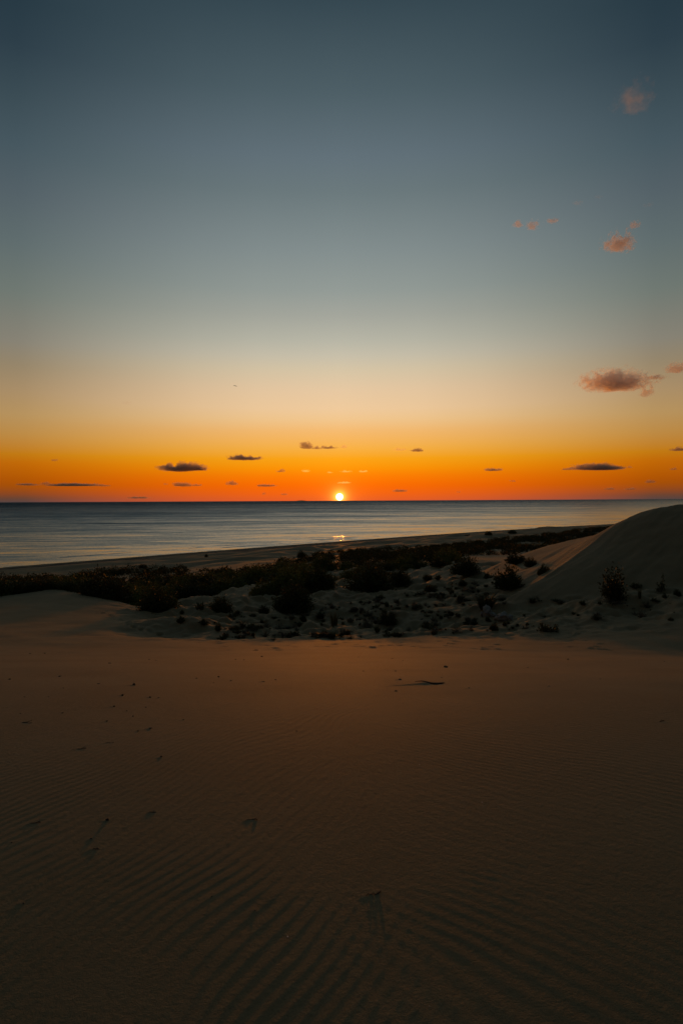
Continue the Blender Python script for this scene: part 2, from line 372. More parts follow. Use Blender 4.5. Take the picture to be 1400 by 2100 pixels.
# ------------------------------------------------------------------ object helpers
def link(name, me, mat=None, parent=None):
    o = bpy.data.objects.new(name, me); COL.objects.link(o)
    if mat is not None and not me.materials: me.materials.append(mat)
    if parent is not None: o.parent = parent
    return o
def tag(o, label, cat, group=None):
    o['label'] = label; o['category'] = cat
    if group: o['group'] = group
    return o
def empty(name, loc, rz=0.0, scale=(1, 1, 1)):
    o = bpy.data.objects.new(name, None); COL.objects.link(o); o.location = loc; o.rotation_euler = (0, 0, rz); o.scale = scale
    o.empty_display_size = .2; return o
def grid_mesh(name, V, nu, nv, wrap=False, smooth=True):
    i = np.arange(nu - 1)[:, None]; j = np.arange(nv if wrap else nv - 1)[None]
    j2 = (j + 1) % nv
    F = np.stack([i * nv + j, (i + 1) * nv + j, (i + 1) * nv + j2, i * nv + j2], -1).reshape(-1, 4)
    return quad_mesh(name, V, F, smooth)
def quad_mesh(name, V, F, smooth=False):
    me = bpy.data.meshes.new(name); n = len(F); k = F.shape[1]
    me.vertices.add(len(V)); me.vertices.foreach_set('co', np.asarray(V, np.float32).ravel())
    me.loops.add(n * k); me.loops.foreach_set('vertex_index', F.astype(np.int32).ravel())
    me.polygons.add(n); me.polygons.foreach_set('loop_start', np.arange(n, dtype=np.int32) * k)
    me.polygons.foreach_set('use_smooth', np.full(n, smooth, bool))
    me.update(calc_edges=True); return me

# ------------------------------------------------------------------ debris list (before the ground: it leaves wind tails in it)
rng = random.Random(11); nrng = np.random.default_rng(7)
# px, py, size in px, kind, tail length in px, label
LEFT = 'tiny dark bit of debris on the rippled sand, left half'
RIGHT = 'tiny dark bit of debris on the warm sand slope, right half'
LOW = 'tiny dark bit of debris on the dim sand near the bottom'
PEBS = [(275, 1406, 9, 1.0, 20, 'largest dark pebble on the left sand with a long wind tail'),
    (251, 1427, 7, .8, 14, 'dark pebble just below the largest pebble on the left sand'),
    (308, 1431, 6, .8, 12, 'dark pebble to the right below the largest pebble on the left sand'),
    (234, 1450, 6, .8, 12, LEFT), (299, 1451, 5, .6, 0, LEFT), (273, 1470, 4, 1, 6, LEFT), (219, 1480, 7, .5, 10, LEFT), (225, 1361, 8, .4, 16, LEFT),
    (202, 1403, 9, .4, 0, LEFT), (122, 1388, 8, .4, 12, LEFT), (20, 1394, 8, .4, 10, LEFT), (308, 1495, 9, .4, 12, LEFT), (283, 1500, 6, .4, 8, LEFT), (376, 1477, 5, .6, 8, LEFT),
    (448, 1389, 6, .6, 8, LEFT), (403, 1392, 5, .5, 8, LEFT), (473, 1397, 6, .4, 8, LEFT), (540, 1399, 9, .35, 12, LEFT), (608, 1500, 4, .8, 0, LEFT), (325, 1432, 5, .5, 6, LEFT),
    (62, 1341, 5, .5, 6, LEFT), (92, 1340, 6, .4, 8, LEFT), (306, 1353, 4, .5, 5, LEFT), (483, 1353, 4, .5, 5, LEFT), (320, 1355, 4, .5, 5, LEFT), (42, 1464, 4, .6, 8, LEFT), (128, 1463, 6, .4, 10, LEFT),
    (100, 1430, 4, .5, 6, LEFT), (130, 1412, 3, .6, 4, LEFT), (50, 1430, 4, .5, 6, LEFT), (260, 1459, 5, .5, 8, LEFT), (330, 1553, 7, .6, 14, LEFT),
    (537, 1347, 6, .7, 12, 'dark pebble at the brow of the sand slope beside a flat twig'),
    (220, 1683, 9, .9, 8, 'dark rounded pebble low on the left sand beside its faint streak'),
    (913, 1369, 13, .6, 16, 'dark pointed stone above the driftwood stick on the orange sand'),
    (820, 1395, 10, .5, 16, 'flat dark stone left of the driftwood stick on the orange sand'),
    (961, 1412, 5, .7, 16, RIGHT), (812, 1418, 7, .5, 8, RIGHT), (1164, 1353, 7, .5, 10, RIGHT), (918, 1320, 7, .5, 6, RIGHT), (811, 1377, 5, .4, 8, RIGHT), (826, 1355, 3, .7, 0, RIGHT),
    (1231, 1393, 5, .4, 0, RIGHT), (1082, 1370, 4, .5, 6, RIGHT), (1035, 1301, 5, .5, 0, RIGHT), (745, 1377, 4, .5, 6, RIGHT), (905, 1390, 5, .4, 0, RIGHT), (1362, 1357, 4, .5, 0, RIGHT), (735, 1348, 3, .6, 0, RIGHT),
    (1125, 1408, 6, .35, 8, RIGHT), (565, 1395, 5, .5, 8, LEFT), (500, 1354, 4, .5, 6, LEFT), (643, 1393, 3, .5, 5, LEFT), (438, 1401, 3, .5, 5, LEFT),
    (48, 1854, 6, .5, 14, LOW), (434, 1840, 4, 1, 0, LOW), (523, 1869, 4, .6, 14, LOW), (187, 1721, 6, .5, 10, LOW), (24, 1729, 5, .6, 6, LOW)]
TWIGS = [(45, 1483, 44, 'thin flat twig at the left edge of the rippled sand'), (160, 1537, 30, 'forked dark twig half buried on the left rippled sand'),
    (225, 1524, 16, 'short thin twig right of the forked twig on the left sand'), (515, 1334, 28, 'flat dark twig lying along the brow of the slope left of centre'),
    (70, 1689, 24, 'short thick twig low on the left sand with a wind streak'), (515, 1682, 26, 'slender twig on the dim sand below the centre left'),
    (192, 1743, 20, 'cracked dark twig low on the left sand beside sand crumbs'), (310, 1667, 18, 'faint short twig on the dim left sand'),
    (765, 1835, 34, 'slender twig on the dark sand below the middle of the picture'), (800, 1351, 12, 'tiny twig with an upright tip on the orange brow'),
    (1350, 1481, 30, 'thin twig lying at the right edge of the rippled sand')]
SHELLS = [(590, 1924, 7, 'small pale shell low on the dark sand at centre left'), (860, 1570, 4, 'pale shell fragment glinting on the brown sand right of centre'),
    (988, 1647, 4, 'pale shell fragment on the dim sand right of centre'), (880, 2066, 4, 'pale shell fragment at the very bottom of the dark sand')]
STICK = (881, 1403)
def mpp(p): return p[1] / FPX
deb = []
for px, py, s, asp, tail, lab in PEBS:
    p = hit(px, py); k = mpp(p); deb.append((p, s * k * .78, asp * .85, lab))
    if tail and p[1] < 20: TAILS.append((p[0], p[1], tail * k * 1.5, min(.012, s * k * .25)))
tw = []
for px, py, s, lab in TWIGS:
    p = hit(px, py); tw.append((p, s * mpp(p), lab))
    TAILS.append((p[0], p[1], s * mpp(p) * 1.2, .0025))
shl = [(hit(px, py), s, lab) for px, py, s, lab in SHELLS]
stick_p = hit(*STICK); TAILS.append((stick_p[0] - .02, stick_p[1], .85, .03))
# footprints: a track down the left dune and trampled sand at the foot of the slope
track = [(213, 1258), (224, 1262), (232, 1266), (243, 1270), (253, 1273), (258, 1277), (265, 1281), (270, 1285), (277, 1288), (284, 1290), (292, 1292), (301, 1294), (312, 1298), (322, 1301), (332, 1303), (345, 1306)]
for i, (a, b) in enumerate(track):
    p = hit(a, b); PITS.append((p[0] + (.12 if i % 2 else -.12), p[1], .17, .11))
for k in range(120):
    a = rng.uniform(380, 1250); b = rng.uniform(1296, 1334)
    p = hit(a, b); PITS.append((p[0], p[1], rng.uniform(.11, .17), rng.uniform(.03, .06)))
for k in range(90):
    a = rng.uniform(700, 1350); b = rng.uniform(1225, 1296)
    p = hit(a, b); PITS.append((p[0], p[1], rng.uniform(.14, .24), rng.uniform(.05, .12)))

# ------------------------------------------------------------------ ground sheet
def ring_radii():
    L = list(np.linspace(.05, 1.5, 16)); r = 1.5
    while r < 3000:
        step = .016 if r < 9 else (r * .0042 if r < 62 else (r * .010 if r < 800 else r * .06))
        if 9 <= r < 14: step = .016 + (r - 9) * .008
        r += step; L.append(r)
    return np.array(L)
rad = ring_radii()
az_f = np.radians(np.arange(-43, 43.01, .165)); az_c = np.radians(np.arange(45, 315.1, 3.0))
AZ = np.concatenate([az_f, az_c]); nA = len(AZ)
gx = (rad[:, None] * np.sin(AZ)[None]).ravel(); gy = (rad[:, None] * np.cos(AZ)[None]).ravel()
gz = terrain(gx, gy)
V = np.c_[gx, gy, gz]
ii = np.arange(len(rad) - 1)[:, None]; jj = np.arange(nA)[None]; j2 = (jj + 1) % nA
F = np.stack([ii * nA + jj, (ii + 1) * nA + jj, (ii + 1) * nA + j2, ii * nA + j2], -1).reshape(-1, 4)
fx, fy = gx[F].mean(1), gy[F].mean(1); faz = np.arctan2(fx, fy); fr_ = np.hypot(fx, fy)
dune_v = DUNE_MASK[0]; fd = dune_v[F].mean(1) > .5
fb = (shore_s(fx, fy) < 80) & (fr_ > 90) & ~fd & (np.abs(faz) < R(60))
def sheet(name, m, label):
    f = F[m]; u, inv = np.unique(f.ravel(), return_inverse=True)
    o = link(name, quad_mesh(name, V[u], inv.reshape(-1, 4), True), m_sand); o['kind'] = 'structure'; o['label'] = label; return o
ground_o = sheet('sand_ground', ~fd & ~fb, 'rippled sand slope with the left dune and the shaded hollow')
sheet('dune', fd, 'big smooth dune at the right with a dark face and a sunlit flank')
sheet('beach', fb, 'grey sandy beach along the waterline')
print('ground verts', len(V))

# ------------------------------------------------------------------ sea
sa = np.linspace(-1, 1, 520); a = 40 * np.sinh(sa * 8.6)
tt = list(np.arange(-14, 40, .7)); 
while tt[-1] < 160000: tt.append(tt[-1] * 1.05 + .1)
tt = np.array(tt); nx_, ny_ = -.6895, .7243
AA, TT = np.meshgrid(a, tt, indexing='ij')
sx = AA + nx_ * TT; sy = shore_y(AA) + ny_ * TT
szv = np.zeros_like(sx)
d1 = (sx + sy) * .7071
for t0, hgt, sd in ((7, .34, 1), (17, .5, 2), (31, .42, 3), (52, .38, 4), (80, .4, 5), (120, .4, 6)):
    tc_ = t0 + 5 * fbm(d1 / 60, d1 * 0 + sd, 60 + sd, 3)
    prs = np.clip(.45 + 2.0 * fbm(d1 / 45, d1 * 0 + 3.3 * sd, 70 + sd, 3), 0, 1.2)
    wd = 1.1 + .012 * t0
    szv += (.6 * hgt) * prs * np.exp(-((TT - tc_) / wd) ** 2)
fade = sstep(3000, 300, np.hypot(sx, sy))
szv += fade * sstep(0, 30, TT) * (.22 * fbm(sx / 14, sy / 5, 90, 3))
V = np.stack([sx, sy, szv], -1).reshape(-1, 3)
me = grid_mesh('sea', V, len(a), len(tt)); sea = link('sea', me, m_sea); sea['kind'] = 'structure'
sea['label'] = 'calm grey sea reaching the horizon'

# ------------------------------------------------------------------ plants
def tube(V, F, pts, rads, sides=4):
    b = len(V); n = len(pts)
    for i in range(n):
        d = pts[min(i + 1, n - 1)] - pts[max(i - 1, 0)]; d = d / (np.linalg.norm(d) + 1e-9)
        u = np.cross(d, (0.3, .9, .2)); u /= np.linalg.norm(u) + 1e-9; w = np.cross(d, u)
        for k in range(sides):
            an = 2 * math.pi * k / sides; V.append(pts[i] + rads[i] * (u * math.cos(an) + w * math.sin(an)))
    for i in range(n - 1):
        for k in range(sides):
            k2 = (k + 1) % sides; F.append((b + i * sides + k, b + i * sides + k2, b + (i + 1) * sides + k2, b + (i + 1) * sides + k))
def shrub_mesh(name, seed, shoots=60, per=45, spread=1.0, height=.8, leaf=.05, upright=.3, lean=0.0, inner=.35, jitter=.05, wood=.012, rag=.35):
    g = np.random.default_rng(seed); V, F = [], []; LC, LD = [], []
    for k in range(shoots):
        an = g.uniform(0, 2 * math.pi); rr = math.sqrt(g.uniform(0, 1))
        tilt = rr * 1.56
        ln = 1 - rag * g.uniform(0, 1) ** 1.6
        end = np.array([math.sin(tilt) * math.cos(an) * .5 * spread * ln + lean * ln, math.sin(tilt) * math.sin(an) * .5 * spread * ln, max(.05, math.cos(tilt * .97)) * height * ln])
        st = np.array([.05 * math.cos(an) * g.uniform(), .05 * math.sin(an) * g.uniform(), -.05])
        mid = (st + end) / 2 + np.array([end[0] * .18, end[1] * .18, -.02]) * (1 if upright < .5 else -.6) + g.normal(0, .03, 3)
        tq = np.linspace(0, 1, 5)[:, None]; pts = (1 - tq) ** 2 * st + 2 * tq * (1 - tq) * mid + tq ** 2 * end
        tube(V, F, list(pts), [wood, wood * .8, wood * .6, wood * .4, wood * .2], 3)
        q = g.uniform(inner, 1.03, per)[:, None]; c = (1 - q) ** 2 * st + 2 * q * (1 - q) * mid + q ** 2 * end
        c = c + g.normal(0, jitter, (per, 3)); d = 2 * (1 - q) * (mid - st) + 2 * q * (end - mid); d /= np.linalg.norm(d, axis=1, keepdims=True)
        d = d * .6 + g.normal(0, .6, (per, 3)) + np.array([0, 0, upright]); LC.append(c); LD.append(d)
    C = np.concatenate(LC); D = np.concatenate(LD); C[:, 2] = np.maximum(C[:, 2], .01)
    D /= np.linalg.norm(D, axis=1, keepdims=True); S = np.cross(D, g.normal(0, 1, D.shape)); S /= np.linalg.norm(S, axis=1, keepdims=True)
    ll = leaf * g.uniform(.6, 1.3, (len(C), 1)); wv = ll * .28
    Q = np.stack([C, C + D * ll * .5 + S * wv, C + D * ll, C + D * ll * .5 - S * wv], 1).reshape(-1, 3)
    FQ = np.arange(len(Q)).reshape(-1, 4)
    return (quad_mesh(name + '_leaves', Q, FQ), quad_mesh(name + '_wood', np.array(V), np.array(F)))
def tuft_mesh(name, seed, blades=60, height=.7, spread=.5, width=.03, droop=.3):
    g = np.random.default_rng(seed); Q = []; F = []
    for k in range(blades):
        an = g.uniform(0, 2 * math.pi); r0 = .16 * math.sqrt(g.uniform()); base = np.array([r0 * math.cos(an), r0 * math.sin(an), -.03])
        h = height * g.uniform(.45, 1); out_ = spread * g.uniform(.15, 1) * h
        dirv = np.array([math.cos(an + g.normal(0, .4)), math.sin(an + g.normal(0, .4)), 0]); sd = np.array([-dirv[1], dirv[0], 0]) * width * g.uniform(.6, 1.2)
        mid = base + dirv * out_ * .4 + np.array([0, 0, h * .65]); tip = base + dirv * out_ + np.array([0, 0, h * (1 - droop * g.uniform())])
        b = len(Q); Q += [base - sd, base + sd, mid + sd * .7, mid - sd * .7, tip + sd * .12, tip - sd * .12]; F += [(b, b + 1, b + 2, b + 3), (b + 3, b + 2, b + 4, b + 5)]
    return quad_mesh(name, np.array(Q), np.array(F))
SHR = {}
GSM = 'small plants scattered over the hollow'
for i in range(4): SHR['round%d' % i] = shrub_mesh('round_shrub', 100 + i, 110, 42, 1.0, .72, .055, .25, rag=.30)
for i in range(4): SHR['thick%d' % i] = shrub_mesh('thicket_shrub', 140 + i, 130, 34, 1.0, .55, .05, .3, rag=.38, jitter=.035)
for i in range(2): SHR['spiky%d' % i] = shrub_mesh('spiky_shrub', 120 + i, 90, 34, 1.0, .8, .075, 1.0, jitter=.025, rag=.25)
SHR['open'] = shrub_mesh('upright_shrub', 131, 48, 46, .95, 1.25, .085, .6, jitter=.055, inner=.18, rag=.5, wood=.016)
SHR['sparse'] = shrub_mesh('sparse_shrub', 133, 12, 26, .95, 1.4, .11, .7, jitter=.05, inner=.4, rag=.5, wood=.022)
SHR['lean'] = shrub_mesh('leaning_shrub', 134, 40, 36, .7, .55, .08, .8, lean=.35, jitter=.03)
for i in range(3): SHR['low%d' % i] = shrub_mesh('low_shrub', 150 + i, 34, 22, 1.0, .35, .07, .3, rag=.5, jitter=.03)
for i in range(3): SHR['dry%d' % i] = shrub_mesh('dry_shrub', 160 + i, 44, 14, 1.0, .55, .05, .5, rag=.4, jitter=.03, wood=.009)
TUF = {'tuft%d' % i: tuft_mesh('grass_blades', 170 + i, 90, .9, .8, .022) for i in range(4)}
TUF['spray'] = tuft_mesh('grass_blades', 180, 160, .95, .85, .018, .2)
TUF['stalk'] = tuft_mesh('grass_blades', 181, 14, 1.0, .25, .05, .1)
for k, (lf, wd) in SHR.items():
    wd.materials.append(m_bark)
    lf.materials.append(m_dry if k.startswith('dry') else m_olive if k in ('thick0', 'thick1', 'thick2') else m_leaf)
for k, mm in TUF.items(): mm.materials.append(m_dry if k in ('tuft2', 'tuft3') else m_leaf)
def plant(kind, p, w, h, label, group=None, rz=None, sink=.0):
    """w, h: metres. An Empty at the foot of the plant carries foliage and branches."""
    rz = rng.uniform(0, 6.28) if rz is None else rz
    if kind in TUF:
        o = link('grass_tuft', TUF[kind]); nat = .9; wn = .75 if kind != 'stalk' else .35
        o.location = (p[0], p[1], p[2] - sink); o.rotation_euler = (0, 0, rz); o.scale = (w / wn, w / wn, h / nat)
        return tag(o, label, 'grass', group)
    lf, wd = SHR[kind]; H = {'r': .72, 't': .55, 's': .8, 'o': 1.25, 'l': .35, 'd': .55}[kind[0]]
    if kind == 'sparse': H = 1.4
    if kind == 'lean': H = .55
    sm = group == GSM
    o = empty('small_plant' if sm else 'shrub', (p[0], p[1], p[2] - sink), rz, (w, w, h / H)); tag(o, label, 'plant' if sm else 'shrub', group)
    link('foliage', lf, None, o); link('branches', wd, None, o); return o
def plant_px(kind, px, py, wpx, hpx, label, group=None, rz=None):
    p = hit(px, py); k = math.hypot(p[0], p[1]) and mpp(p)
    return plant(kind, p, wpx * k, hpx * k * 1.02, label, group, rz)
# singled-out shrubs
plant_px('open', 1258, 1230, 58, 70, 'tall upright leafy shrub standing before the dark face of the big dune')
plant_px('sparse', 1355, 1214, 28, 37, 'small sparse open shrub near the right edge below the big dune')
plant_px('spiky0', 1041, 1209, 64, 48, 'round spiky dark shrub at the left foot of the big dune')
plant_px('spiky1', 1057, 1157, 44, 23, 'spiky shrub on the crest of the sunlit dune flank')
plant_px('round1', 1088, 1162, 30, 19, 'ragged shrub sliding down the sunlit flank beside the crest shrub')
plant_px('lean', 1104, 1180, 34, 22, 'leaning shrub alone on the sunlit flank of the big dune', rz=0.0)
plant_px('spray', 996, 1250, 48, 38, 'spiky dark grass clump behind the pale rocks')
plant_px('low0', 1125, 1294, 48, 16, 'flat dark cushion shrub low on the bare sand below the dune')
plant_px('round0', 758, 1213, 100, 57, 'large rounded dark shrub at the centre of the hollow')
plant_px('round2', 820, 1202, 54, 38, 'dark shrub touching the right side of the large central shrub')
plant_px('round3', 955, 1178, 62, 40, 'rounded fuzzy shrub beside the low sunlit crest right of centre')
plant_px('round1', 795, 1280, 42, 28, 'small round dark bush alone on the shaded sand below the central shrub')
plant_px('round3', 322, 1254, 84, 56, 'broad dark shrub pressed against the end of the left dune')
plant_px('round2', 453, 1258, 50, 36, 'dark compact shrub standing alone right of the left dune')
plant_px('round0', 600, 1253, 86, 60, 'big shrub with trailing right side in front of the thicket')
plant_px('round2', 655, 1212, 70, 52, 'tall dark shrub between the trailing shrub and the sandy gap')
plant_px('round1', 541, 1258, 26, 17, 'small round bush left of the big trailing shrub')
plant_px('round0', 620, 1275, 19, 15, 'small round bush below the big trailing shrub')
plant_px('lean', 368, 1279, 26, 13, 'low leaning bush alone at the end of the left dune slope')
plant_px('round2', 373, 1259, 9, 8, 'tiny bush in the notch beside the end of the left dune')
plant_px('sparse', 924, 1219, 22, 25, 'open knobbly small shrub on pale sand right of the central shrub')
plant_px('round0', 883, 1213, 30, 15, 'small dark shrub right of the central shrub on bumpy sand')
plant_px('round3', 876, 1189, 22, 12, 'small shrub at the foot of the short sunlit crest')
plant_px('low1', 897, 1188, 22, 11, 'low shrub on the short sunlit crest beside the fuzzy shrub')
plant_px('round1', 948, 1201, 18, 13, 'little round shrub in front of the fuzzy shrub')
plant_px('low2', 1001, 1186, 26, 13, 'low spreading shrub left above the round spiky shrub')
plant_px('round2', 1012, 1292, 19, 14, 'small pointed dark bush below the pale rocks')
plant_px('round3', 972, 1279, 13, 12, 'tiny dark ball of a bush left below the pale rocks')
plant_px('low0', 1303, 1206, 28, 12, 'low shrub between the tall upright shrub and the sparse one')
plant_px('stalk', 1311, 1227, 8, 24, 'single upright stalk right of the tall upright shrub')
plant_px('dry0', 1254, 1238, 58, 14, 'grey dry skirt of stems around the foot of the tall shrub')
plant_px('low1', 1343, 1234, 20, 9, 'low bush on a sand lump below the sparse shrub')
plant_px('low2', 1365, 1226, 17, 10, 'low bush just right below the sparse shrub')
plant_px('round1', 1388, 1222, 16, 14, 'small bush at the right edge under the big dune')
plant_px('dry1', 495, 1288, 30, 17, 'pale dry bush in the trampled sand right of the left dune')
plant_px('dry2', 573, 1292, 32, 15, 'wide brownish dry bush in the trampled sand below the small bush')
plant_px('dry0', 608, 1294, 19, 14, 'brown dry bush touching the wide dry one on its right')
plant_px('low0', 600, 1307, 36, 12, 'low dark mat of shrub at the foot of the sand slope')
plant_px('spray', 657, 1268, 28, 14, 'dark grass clump right below the big trailing shrub')
plant_px('stalk', 684, 1284, 16, 28, 'tall thin grass stalks left of the small round bush')
plant_px('tuft0', 1092, 1236, 24, 13, 'dark grass tuft alone under the round spiky shrub')
plant_px('tuft2', 1148, 1238, 22, 10, 'pale grass tuft on bare sand under the dune face')
plant_px('low0', 1195, 1240, 18, 9, 'small dark mat on bare sand left of the tall shrub')
plant_px('low2', 455, 1311, 26, 8, 'low dark mat at the foot of the left slope')
plant_px('dry2', 892, 1284, 28, 15, 'dry brownish bush in the shaded sand right of the small round bush')
plant_px('dry1', 938, 1296, 34, 10, 'flat dry bush low in the shaded sand left of the pale rocks')
plant_px('stalk', 409, 1250, 18, 15, 'thin stalks in front of the compact shrub near the left dune')
# many small tufts and mats of the hollow
SMALL = {'tuft0': 'small dark grass tuft among others on the bumpy sand of the hollow', 'tuft1': 'small dark grass tuft among others on the bumpy sand of the hollow',
         'tuft2': 'small pale grass tuft among others on the bumpy sand of the hollow', 'tuft3': 'small pale grass tuft among others on the bumpy sand of the hollow',
         'low1': 'small low mat plant among others on the bumpy sand of the hollow', 'low2': 'small low mat plant among others on the bumpy sand of the hollow',
         'dry1': 'small dry twiggy plant among others on the bumpy sand of the hollow', 'dry2': 'small dry twiggy plant among others on the bumpy sand of the hollow', 'dry0': 'small dry twiggy plant among others on the bumpy sand of the hollow', 'round1': 'small round plant among others on the bumpy sand of the hollow'}
GSM = 'small plants scattered over the hollow'
poly = [(365, 1290), (450, 1258), (640, 1255), (700, 1215), (850, 1205), (1000, 1190), (1010, 1225), (1180, 1232), (1395, 1235), (1395, 1275), (1150, 1285), (990, 1300), (700, 1312), (480, 1316)]
def inside(x, y, pg):
    c = False; n = len(pg)
    for i in range(n):
        (x1, y1), (x2, y2) = pg[i], pg[(i + 1) % n]
        if (y1 > y) != (y2 > y) and x < (x2 - x1) * (y - y1) / (y2 - y1) + x1: c = not c
    return c
cnt = 0
CEN = []
while len(CEN) < 62:
    q = (rng.uniform(365, 1395), rng.uniform(1195, 1316))
    if inside(*q, poly): CEN.append(q)
while cnt < 430:
    if rng.random() < .28: x, y = rng.uniform(365, 1395), rng.uniform(1190, 1316)
    else:
        c_ = rng.choice(CEN); x, y = c_[0] + rng.gauss(0, 13), c_[1] + rng.gauss(0, 3.2)
    if not inside(x, y, poly): continue
    if x > 1000 and rng.random() < .7: continue
    kd = rng.choice(['tuft0', 'tuft1', 'tuft2', 'tuft3', 'low2', 'dry1', 'low1', 'low2', 'dry0', 'dry1', 'dry2', 'round1'])
    sc = rng.choice([.35, .4, .5, .6, .8, .8, 1, 1.2, 1.6]) * (y - 1020) / 230
    w, h = {'t': (11, 7), 'l': (17, 5.5), 'd': (16, 8), 'r': (9, 7)}[kd[0]]
    plant_px(kd, x, y, w * sc * rng.uniform(.8, 1.2), h * sc * rng.uniform(.75, 1.25),
             SMALL[kd].replace('among others on the bumpy sand of the hollow', 'on bumpy sand ' + ('right of the left dune' if x < 520 else 'below the big trailing shrub' if x < 700 and y > 1250 else 'beside the sandy gap' if x < 720
             else 'below the large central shrub' if x < 860 else 'around the short sunlit crest' if y < 1225 and x < 1010 else 'near the pale rocks' if x < 1090 else 'under the dark dune face')), GSM); cnt += 1
# thicket
top_l = [(-60, 1192), (0, 1190), (100, 1190), (150, 1186), (220, 1172), (300, 1166), (400, 1171), (500, 1160), (600, 1152), (660, 1136), (690, 1130), (800, 1124), (900, 1120), (1000, 1108), (1100, 1098), (1250, 1078), (1300, 1070)]
bot_l = [(-60, 1240), (250, 1262), (350, 1240), (420, 1226), (520, 1220), (560, 1222), (640, 1212), (700, 1205), (760, 1190), (850, 1168), (900, 1160), (1000, 1146), (1100, 1128), (1180, 1112), (1300, 1080)]
ip = lambda L, x: float(np.interp(x, [a for a, b in L], [b for a, b in L]))
GAPS = [(402, 1189, 30, 12), (700, 1194, 12, 22), (560, 1160, 16, 5), (690, 1142, 16, 4), (600, 1163, 14, 4), (1020, 1133, 30, 5), (930, 1150, 34, 4), (1090, 1118, 40, 5)]
th = []
def try_thick(Ys, pxs, mind_f):
    """keep candidates whose foot lies in the scrub belt of the photograph and that are not crowded"""
    xs = (pxs - 700) / FPX * Ys; zs = terrain(xs, Ys, True, False)
    D = np.c_[xs, Ys, zs] - CAM; f = D @ FWD; PX = 700 + FPX * (D @ RGT) / f; PY = 1050 - FPX * (D @ UPV) / f
    n1 = fbm(xs / 9, Ys / 9, 58, 2); n2 = fbm(xs / 26, Ys / 26, 55, 3)
    for x, Y, z, px, py, a1, a2 in zip(xs, Ys, zs, PX, PY, n1, n2):
        if not (-60 < px < 1300) or (px > 940 and Y < 170) or not (ip(top_l, px) + 2 < py < ip(bot_l, px)): continue
        if (Y < 130 and a1 < -.2) or (130 < Y and px < 860 and a2 < -.16): continue
        if any(((px - gx_) / a_) ** 2 + ((py - gy_) / b_) ** 2 < 1 for gx_, gy_, a_, b_ in GAPS): continue
        md = mind_f(Y)
        if any((x - q[0]) ** 2 + (Y - q[1]) ** 2 < md * md for q in th): continue
        if Y < 130 and not seen((x, Y, z + 1.3)): continue
        th.append((x, Y, z, px, py))
try_thick(np.exp(nrng.uniform(math.log(58), math.log(430), 5200)), nrng.uniform(-60, 1300, 5200), lambda Y: 2.3 if Y < 110 else (2.8 if Y < 200 else 3.6))
try_thick(nrng.uniform(190, 520, 2600), nrng.uniform(860, 1290, 2600), lambda Y: 2.8)
th.sort(key=lambda q: q[1])
print('thicket plants', len(th), 'nearest', th[0][1], 'far', th[-1][1])
near, far = th[:190], th[190:]
for x, Y, z, px, py in near:
    w = rng.choice([2.2, 2.8, 3.4, 4.2, 5.2]) * rng.uniform(.85, 1.15); h = w * rng.uniform(.36, .62)
    h = max(.6, min(h, (py - ip(top_l, px) + 9) * Y / FPX)); w = min(w, h / .3)
    f = (py - ip(top_l, px)) / max(ip(bot_l, px) - ip(top_l, px), 1)
    row = 'front row' if f > .66 else ('middle' if f > .33 else 'back')
    zone = ('thicket behind the low left dune crest' if px < 190 else 'thicket behind the left dune shoulder' if px < 340 else 'thicket around the pale sand mound' if px < 470
            else 'thicket behind the big trailing shrub' if px < 720 else 'scrub behind the central shrub' if px < 900 else 'scrub beyond the sunlit dune flank')
    lab = ('dark green shrub in the ' if px < 340 or px > 720 else 'olive topped shrub in the ') + row + ' of the ' + zone; grp = 'shrubs of the ' + zone
    plant(rng.choice(['thick0', 'thick1', 'thick2', 'thick3', 'thick0', 'round2']), (x, Y, z), w, h, lab, grp, sink=.1)
# the far scrub that reads as one mass
FQ, FV = [], []; nb = 0; g = np.random.default_rng(5)
for x, Y, z, px, py in far:
    n = 300; w = rng.uniform(3.2, 6.5); h = w * rng.uniform(.3, .5)
    th_ = g.uniform(0, 6.283, n); ct = g.uniform(0, 1, n); st_ = np.sqrt(1 - ct * ct); rr = g.uniform(.55, 1.0, n) * (1 - .3 * g.uniform(0, 1, n))
    lump = 1 + .25 * np.sin(3 * th_ + x) * st_
    C = np.c_[x + .5 * w * rr * lump * st_ * np.cos(th_), Y + .5 * w * rr * lump * st_ * np.sin(th_), z + h * rr * ct * lump]
    D = np.c_[st_ * np.cos(th_), st_ * np.sin(th_), ct + .4] + g.normal(0, .6, (n, 3)); D /= np.linalg.norm(D, axis=1, keepdims=True)
    S = np.cross(D, g.normal(0, 1, D.shape)); S /= np.linalg.norm(S, axis=1, keepdims=True); L = .38 * g.uniform(.6, 1.3, (n, 1))
    FV.append(np.stack([C, C + D * L * .5 + S * L * .32, C + D * L, C + D * L * .5 - S * L * .32], 1).reshape(-1, 3))
if FV:
    V = np.concatenate(FV); so = link('far_scrub', quad_mesh('far_scrub', V, np.arange(len(V)).reshape(-1, 4)), m_leaf)
    so['kind'] = 'stuff'; tag(so, 'far dark scrub along the back of the beach reading as one mass', 'scrub')
print('far scrub', len(far))
# a few lone bushes on the beach
for px, py, w, h, lab in [(423, 1142, 7, 6, 'tiny lone bush on the pale beach left of centre'), (1001, 1097, 16, 8, 'small dome of bush on a beach hummock right of centre'),
                          (1050, 1094, 18, 8, 'leaning lone bush on the beach beside the far scrub'), (618, 1143, 20, 14, 'dark round bush standing out of the scrub onto the beach'),
                          (293, 1165, 18, 9, 'bush sticking up at the beach edge of the left thicket')]:
    plant_px('round%d' % rng.randrange(4), px, py, w, h, lab)

